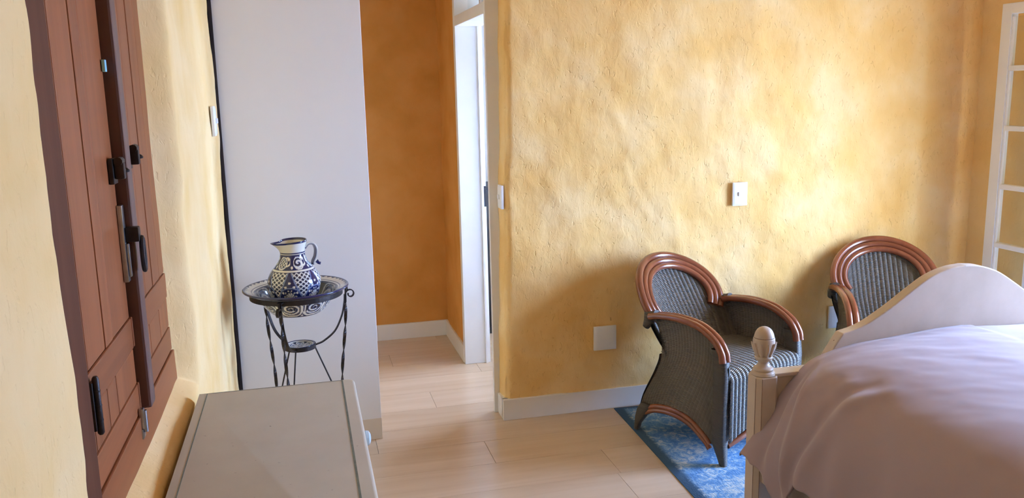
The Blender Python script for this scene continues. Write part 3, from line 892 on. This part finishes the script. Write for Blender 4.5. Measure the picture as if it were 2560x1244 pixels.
# ------------------------------------------------------------------ wicker chairs
def rib_grid(path_fn, nu, nv, ribs, wefts, amp=.0028, thick=0.0):
    """path_fn(u,v)->point; ribs run along v; returns MB with UVs and real rib relief"""
    P = np.array([[path_fn(i/nu, j/nv) for j in range(nv+1)] for i in range(nu+1)])
    du = np.gradient(P, axis=0); dv = np.gradient(P, axis=1)
    nrm = np.cross(du, dv); nrm /= np.linalg.norm(nrm, axis=2, keepdims=True)+1e-9
    U = np.linspace(0, ribs, nu+1)[:, None]*np.ones((1, nv+1)); V = np.ones((nu+1, 1))*np.linspace(0, wefts, nv+1)[None]
    h = np.abs(np.sin(PI*U))**.7*amp
    uv = np.stack([U, V], 2)
    mb = MB().grid(P+nrm*h[..., None], uv)
    if thick: mb.grid(P-nrm*(h[..., None]+thick), uv)
    return mb
a_, b_, k_, z0_, HW, HH = .201, .682, .946, .619, .259, .181
def back_y(x, z): return a_+b_*(z-.55)-k_*x*x
def hoop(wd, hh, t0, t1, n, dy=0.0):
    out = []
    for t in np.linspace(t0, t1, n):
        x = wd*math.cos(t); z = z0_+hh*math.sin(t); out.append((x, back_y(x, z)+dy, z))
    return out
arm = [(.150, .570), (.090, .584), (-.02, .594), (-.135, .584), (-.222, .545), (-.264, .497), (-.274, .455)]
rear = [(.150, .570), (.116, .517), (.098, .41), (.124, .325), (.198, .188), (.226, .105)]
arch = [(.185, .128), (.120, .158), (.02, .172), (-.085, .158), (-.175, .108), (-.205, .080)]
ch1 = empty('wicker_armchair')
def cp(mb, nm, mt, smooth=True, sub=None): return mb.build(nm, M[mt], sub if sub else ch1, smooth)
# back panel
def backf(u, v):
    wd_ = None; x = -.262+u*.524
    zt_ = z0_+.150*math.sqrt(max(0, 1-(min(abs(x), .2)/.2)**2)) if abs(x) < .2 else z0_
    zt_ = max(zt_, .56) if abs(x) < .2 else .56
    z = .385+v*(zt_-.385); x = x*(.885+.115*sstep(.385, .54, z)); return (x, back_y(x, z)+.004, z)
cp(rib_grid(backf, 23*6, 40, 23, 62, .0042, .012), 'back_panel', 'wicker')
# side panels
armc = catmull([(0, y, z) for y, z in arm], 14); rearc = catmull([(0, y, z) for y, z in rear], 14); archc = catmull([(0, y, z) for y, z in arch], 14)
def resamp(c, n):
    c = np.array(c); d = np.r_[0, np.cumsum(np.linalg.norm(np.diff(c, axis=0), axis=1))]; t = np.linspace(0, d[-1], n)
    return np.stack([np.interp(t, d, c[:, k]) for k in range(3)], 1)
low = [(.226, .105)]+[tuple(p) for p in arch[0:]]+[(-.235, .085), (-.27, .085)]
lowc = resamp(catmull([(0, y, z) for y, z in low], 12), 200); top_ = resamp(catmull([(0, y, z) for y, z in arm+[(-.282, .40)]], 14), 200)
def rear_y(z):
    zz_ = [p[1] for p in rear[::-1]]; yy_ = [p[0] for p in rear[::-1]]
    return float(np.interp(z, zz_, yy_))
rz_ = np.array(rearc)[::-1]; rear_r = resamp(rz_, 200)
def rear_ys(z): return float(np.interp(z, rz_[:, 2], rz_[:, 1]))
for sgn in (-1, 1):
    def sidef(u, v):
        i = min(199, int(round(u*199))); j = min(199, int(round(v*199)))
        Lw, Tp, Re = lowc[i], top_[i], rear_r[j]
        Fr = lowc[199]*(1-v)+top_[199]*v
        p = (1-v)*Lw+v*Tp+(1-u)*Re+u*Fr-((1-u)*(1-v)*lowc[0]+u*(1-v)*lowc[199]+(1-u)*v*top_[0]+u*v*top_[199])
        return (sgn*(.243-.010*math.sin(v*PI)+.008*(1-v)), max(p[1], -.276), p[2])
    cp(rib_grid(sidef, 28*6, 60, 28, 70, .0016, .014), 'side_panel', 'wicker')
    # arm: two rattan poles side by side
    for dx, r in ((-.0145, .0155), (.0145, .0155)):
        cp(MB().tube([(sgn*.250+dx, p[1], p[2]+.004) for p in armc], r, 12), 'arm_pole', 'rattan')
    # binding where hoop and arm meet
    bd = MB().tube([(sgn*.262, .176, .520), (sgn*.256, .160, .548), (sgn*.244, .168, .585)], [.016, .026, .026], 14)
    bd.tube([(sgn*.25, .17, .565), (sgn*.25, .115, .585)], [.024, .024], 12)
    cp(bd, 'binding', 'wrap')
    # wrapped front post and foot
    pst = [( -.252, .505, .017, .034), (-.266, .46, .022, .036), (-.272, .40, .025, .036), (-.268, .25, .025, .034), (-.268, .12, .025, .032), (-.268, .095, .024, .033), (-.270, .04, .017, .022), (-.272, 0, .013, .015)]
    P = []
    for y, z, hx, hy in pst:
        cy = y+hy-.020 if z < .5 else y
        ring = []
        for t in np.linspace(0, 2*PI, 16, endpoint=False):
            c_, s_ = math.cos(t), math.sin(t)
            ring.append((sgn*.245+hx*math.copysign(abs(c_)**.5, c_), (y-.018+hy)+hy*math.copysign(abs(s_)**.5, s_), z))
        P.append(ring)
    mb = MB().grid(P, close_v=True); n_ = len(mb.v); mb.f.append(tuple(range(16))); mb.f.append(tuple(range(n_-16, n_)))
    cp(mb, 'front_leg', 'wrap')
    # rear foot
    P = []
    for y, z, hx, hy in ((.175, .150, .020, .030), (.196, .115, .022, .036), (.222, .07, .018, .026), (.238, .035, .014, .015), (.246, 0, .012, .012)):
        P.append([(sgn*.246+hx*math.copysign(abs(math.cos(t))**.5, math.cos(t)), y+hy*math.copysign(abs(math.sin(t))**.5, math.sin(t)), z) for t in np.linspace(0, 2*PI, 16, endpoint=False)])
    mb = MB().grid(P, close_v=True); n_ = len(mb.v); mb.f.append(tuple(range(16))); mb.f.append(tuple(range(n_-16, n_)))
    cp(mb, 'rear_leg', 'wrap')
    for dz, r in ((-.006, .0115), (-.026, .0125)):
        cp(MB().tube([(sgn*(.252), p[1], p[2]+dz) for p in archc], r, 12), 'arch_pole', 'rattan')
# hoop of three rattan poles, stepping forward
for wd, hh, dy, r in ((.247, .169, .006, .0185), (.219, .146, -.004, .0165), (.192, .124, -.010, .0155)):
    cp(MB().tube(hoop(wd, hh, -.50, PI+.50, 60, dy), r, 12), 'hoop_pole', 'rattan')
# seat and front apron, one woven surface rolled over the front edge
def seatf(u, v):
    x = -.236+u*.472
    zb = .100+.058*(1-(x/.236)**2)**.8
    L1, L2 = .36, .06
    tot = L1+L2+(.37-zb); s_ = v*tot
    if s_ < L1: y = .105-s_; z = .402+.006*math.sin(s_/L1*PI)
    elif s_ < L1+L2:
        t = (s_-L1)/L2*PI/2; y = .105-L1-.030*math.sin(t); z = .402-.030*(1-math.cos(t))
    else: y = -.285; z = .372-(s_-L1-L2)*(.372-zb)/(.37-zb)
    return (x, y, z)
cp(rib_grid(seatf, 19*6, 110, 19, 96, .0050, .010), 'seat', 'wicker')
fa = catmull([(-.225, -.278, .085), (-.14, -.285, .108), (0, -.287, .142), (.14, -.285, .108), (.225, -.278, .085)], 12)
cp(MB().tube(fa, .0135, 12), 'front_pole', 'rattan')
def rearf(u, v):
    x = -.24+u*.48; zb = .105+.05*(1-(x/.24)**2); z = zb+(.40-zb)*v
    return (x, rear_ys(z)+.004, z)
cp(rib_grid(rearf, 20*6, 40, 20, 50, .0025, .008), 'rear_panel', 'wicker')
def copy_tree(o, parent=None):
    c = o.copy(); COL.objects.link(c)
    c.parent = parent
    for k in o.children: copy_tree(k, c)
    return c
ch2 = copy_tree(ch1)
ch1.location = (1.788, 3.418, .0115); ch1.rotation_euler = (0, 0, math.radians(22))
ch2.location = (2.765, 3.445, .0115); ch2.rotation_euler = (0, 0, -.398)
tag(ch1, 'dark wicker armchair with rattan trim, fully visible beside the bed post', 'armchair', 'wicker armchairs by the wall')
tag(ch2, 'dark wicker armchair with rattan hoop, half hidden behind the bed footboard', 'armchair', 'wicker armchairs by the wall')

# ------------------------------------------------------------------ bed
BX0, BX1, BYF, BYH = 1.525, 3.115, 2.548, .45
bed = empty('bed', ((BX0+BX1)/2, (BYF+BYH)/2, 0)); tag(bed, 'cream painted bed with arched footboard and acorn finial posts', 'bed')
def post(x, y, top, vis=True):
    h = .0425; c = .016; P = []
    for z, k in ((0.0115, .9), (.03, 1), (top-.004, 1), (top, .94)):
        hh = h*k; cc = c*k
        P.append([(x-hh+cc, y-hh, z), (x+hh-cc, y-hh, z), (x+hh, y-hh+cc, z), (x+hh, y+hh-cc, z), (x+hh-cc, y+hh, z), (x-hh+cc, y+hh, z), (x-hh, y+hh-cc, z), (x-hh, y-hh+cc, z)])
    mb = MB().grid(P, close_v=True); n = len(mb.v); mb.f.append(tuple(range(8))); mb.f.append(tuple(range(n-8, n)))
    p = part(mb, 'post', M['cream'], bed)
    # finial: turned acorn
    prof = [(.0, 0), (.039, 0), (.041, .006), (.038, .012), (.034, .015), (.036, .020), (.033, .026), (.024, .032), (.0185, .040), (.0185, .047), (.026, .053), (.030, .058), (.030, .066), (.024, .070), (.028, .076), (.034, .09), (.0375, .108), (.0375, .122), (.0365, .132), (.0345, .1335), (.0345, .1355), (.0345, .137), (.031, .150), (.024, .162), (.013, .170), (.0, .173)]
    r, z = lathe_pts(prof, 130)
    f = MB().lathe([(max(1e-6, a), b) for a, b in zip(r, z)], 40, (x, y, top))
    fo = f.build('finial', M['cream'], p, True, 50)
    # carved cup leaves
    lv = MB()
    for k in range(10):
        a = 2*PI*k/10+.2; Pl = []
        for i in range(9):
            t = i/8; zz_ = top+.068+.050*t; rr = float(np.interp(zz_-top, z, r)); wdt = .0088*(math.sin(PI*min(1, .25+.8*t))**.6)*(1-.25*(t > .95))
            if i == 8: wdt = .003
            ro = []
            for j in range(7):
                s_ = j/6*2-1; ang = a+s_*wdt/.034
                out = .0045*math.sqrt(max(0, 1-s_*s_))+(.003*t*t)
                ro.append((x+(rr+out-.001)*math.cos(ang), y+(rr+out-.001)*math.sin(ang), zz_))
            Pl.append(ro)
        lv.grid(Pl)
    lv.build('carved_leaves', M['cream'], p, True, 60)
    ln_ = MB().lathe([(.0352, .1336), (.0356, .1346), (.0352, .1354)], 40, (x, y, top), cap=False)
    ln_.lathe([(.0412, .0005), (.0418, .002), (.0412, .0035)], 40, (x, y, top), cap=False)
    for sx, sy in ((-h, -h+c), (-h+c, -h)):
        ln_.box((x+sx-.0006, y+sy-.0006, .05), (x+sx+.0006, y+sy+.0006, top-.004))
    ln_.build('worn_edge', M['crevice'], p)
    return p
PT = .607
for x in (BX0, BX1): post(x, BYF, PT)
xc = (BX0+BX1)/2
half = [(BX0+.03, .600), (1.70, .600), (1.728, .606), (1.755, .632), (1.775, .662), (1.800, .70), (1.8225, .731), (1.826, .733), (1.88, .745), (1.934, .766), (2.014, .811), (2.093, .863), (2.173, .911), (2.25, .937), (xc, .945)]
sm = [half[0], half[1]]+[(p[0], p[2]) for p in catmull([(x, 0, z) for x, z in half[1:7]], 5)[1:]]+[(p[0], p[2]) for p in catmull([(x, 0, z) for x, z in half[7:]], 6)]
full = sm+[(2*xc-x, z) for x, z in sm[::-1][1:]]
poly = full+[(BX1-.03, .24), (BX0+.03, .24)]
mb = MB().extrude_xz(poly, BYF-.022, BYF+.022)
fbo = part(mb, 'footboard', M['cream'], bed)
bmod = fbo.modifiers.new('bevel', 'BEVEL'); bmod.width = .004; bmod.segments = 2; bmod.limit_method = 'ANGLE'
part(MB().box((BX0+.03, BYF-.03, .60), (1.725, BYF+.03, .614), bev=.003), 'shoulder_cap', M['cream'], bed)
part(MB().box((2*xc-1.725, BYF-.03, .60), (BX1-.03, BYF+.03, .614), bev=.003), 'shoulder_cap', M['cream'], bed)
for x in (BX0, BX1): part(MB().box((x-.017, BYH, .22), (x+.017, BYF-.03, .40), bev=.003), 'side_rail', M['cream'], bed)
for x in (BX0, BX1): part(MB().box((x-.0425, BYH-.0425, .0), (x+.0425, BYH+.0425, 1.0), bev=.01), 'head_post', M['cream'], bed)
part(MB().box((BX0+.03, BYH-.02, .24), (BX1-.03, BYH+.02, .98), bev=.01), 'headboard', M['cream'], bed)
mt = MB().box((BX0+.11, BYH+.03, .26), (BX1-.11, BYF-.13, .48), bev=.05).build('mattress', M['mattress'], smooth=True)
tag(mt, 'white mattress under the mauve duvet', 'mattress')

# duvet
secF = [(2.32, .728), (2.155, .722), (1.874, .705), (1.733, .675), (1.672, .643), (1.628, .596), (1.583, .543), (1.540, .466), (1.490, .399), (1.440, .335)]
secM = [(2.32, .735), (2.10, .735), (1.84, .724), (1.66, .692), (1.565, .642), (1.505, .575), (1.468, .50), (1.445, .42), (1.435, .34), (1.432, .25), (1.434, .15)]
def rs(sec, n):
    c = np.array(catmull([(x, 0, z) for x, z in sec], 10)); d = np.r_[0, np.cumsum(np.linalg.norm(np.diff(c, axis=0), axis=1))]; t = np.linspace(0, 1, n)**.85*d[-1]
    return np.stack([np.interp(t, d, c[:, 0]), np.interp(t, d, c[:, 2])], 1)
nu, nv = 150, 260
SF, SM = rs(secF, nu), rs(secM, nu)
HEM = [(.4, .30), (1.2, .33), (1.6, .31), (1.85, .34), (2.0, .36), (2.12, .375), (2.20, .365), (2.25, .275), (2.30, .222), (2.352, .245), (2.407, .297), (2.45, .318), (2.53, .333)]
def hem(y): return float(np.interp(y, [h[0] for h in HEM], [h[1] for h in HEM]))
yv = list(BYF-.024-np.linspace(0, 1, nv)**1.25*1.95)
def section(y):
    b = sstep(2.30, 2.50, y); c = SF*b+SM*(1-b)
    hz = hem(y)+.006*fb(1, y, 4, 9)
    z = c[:, 1]; k = int(np.argmax(z < hz)) if (z < hz).any() else nu-1
    t = (hz-z[k-1])/(z[k]-z[k-1]) if k > 0 and z[k] != z[k-1] else 0
    t = min(1.0, max(0.0, t)); end = k-1+t
    q = np.linspace(0, end, nu)
    return np.stack([np.interp(q, np.arange(nu), c[:, 0]), np.interp(q, np.arange(nu), c[:, 1])], 1)
def dv(i, y, side, C):
    s_ = i/(nu-1); x, z = C[i]
    sd = sstep(.45, 1.0, s_)
    yy = y+.30*(s_-.7)*sd
    fold = .012*math.sin(yy*15+2.0*fb(0, y, side, 1.5))*sd+.004*math.sin(yy*31+1+3*fb(2, y, 1, 2))*sd**2
    puff = .009*fb(x*.9, y*.9, side*3, 2.2, 2)+.0018*fb(x, y*1.6+.6*x, side*7, 7, 2)
    # broad creases running in from the foot corner
    cr = 0.0
    for y0, sl, am, wd in ((2.44, .15, -.010, .018), (2.395, .35, .016, .026), (2.335, .60, -.020, .022), (2.275, .85, .018, .026), (2.20, -.25, -.016, .024), (2.145, -.35, .014, .030), (2.03, 1.1, .010, .05), (1.86, 1.3, -.010, .05)):
        cr += am*math.exp(-(((y-y0)-(x-1.47)*sl)/wd)**2)
    cr *= sstep(.40, .62, s_)*(1-.6*sstep(.9, 1, s_))*(1-sstep(1.56, 1.74, x))
    nx, nz = -sd, 1-.8*sd
    x += nx*(fold+puff*.8+cr); z += nz*(puff+cr)+(-.012)*sstep(2.47, BYF-.02, y)*(1-sd)
    return x, z
P = []
for y in yv:
    C = section(y)
    L = [dv(i, y, 0, C) for i in range(nu)]; Rr = [dv(i, y, 1, C) for i in range(nu)]
    row_ = [(x, y-.010*math.sin(3+z*20)*(1-sstep(1.45, 1.6, x))*(1-sstep(2.46, 2.50, y)), z) for x, z in L[::-1]]+[(2*2.32-x, y, z) for x, z in Rr[1:]]
    P.append(row_)
P = np.array(P)
# rolled closing rows at the foot edge
foot = P[0].copy(); extra = []
for k in (1, 2, 3, 4):
    e = foot.copy(); e[:, 1] += [0, .010, .014, .010, -.004][k]*0; e[:, 2] -= .022*k*(e[:, 2] > .45); extra.insert(0, e)
mb = MB().grid(np.concatenate([np.array(extra), P]))
dvt = mb.build('duvet', M['duvet'], smooth=True, angle=180)
sol = dvt.modifiers.new('thickness', 'SOLIDIFY'); sol.thickness = .012; sol.offset = -1; sol.use_rim = True
tag(dvt, 'mauve grey cotton duvet draped over the bed', 'duvet')
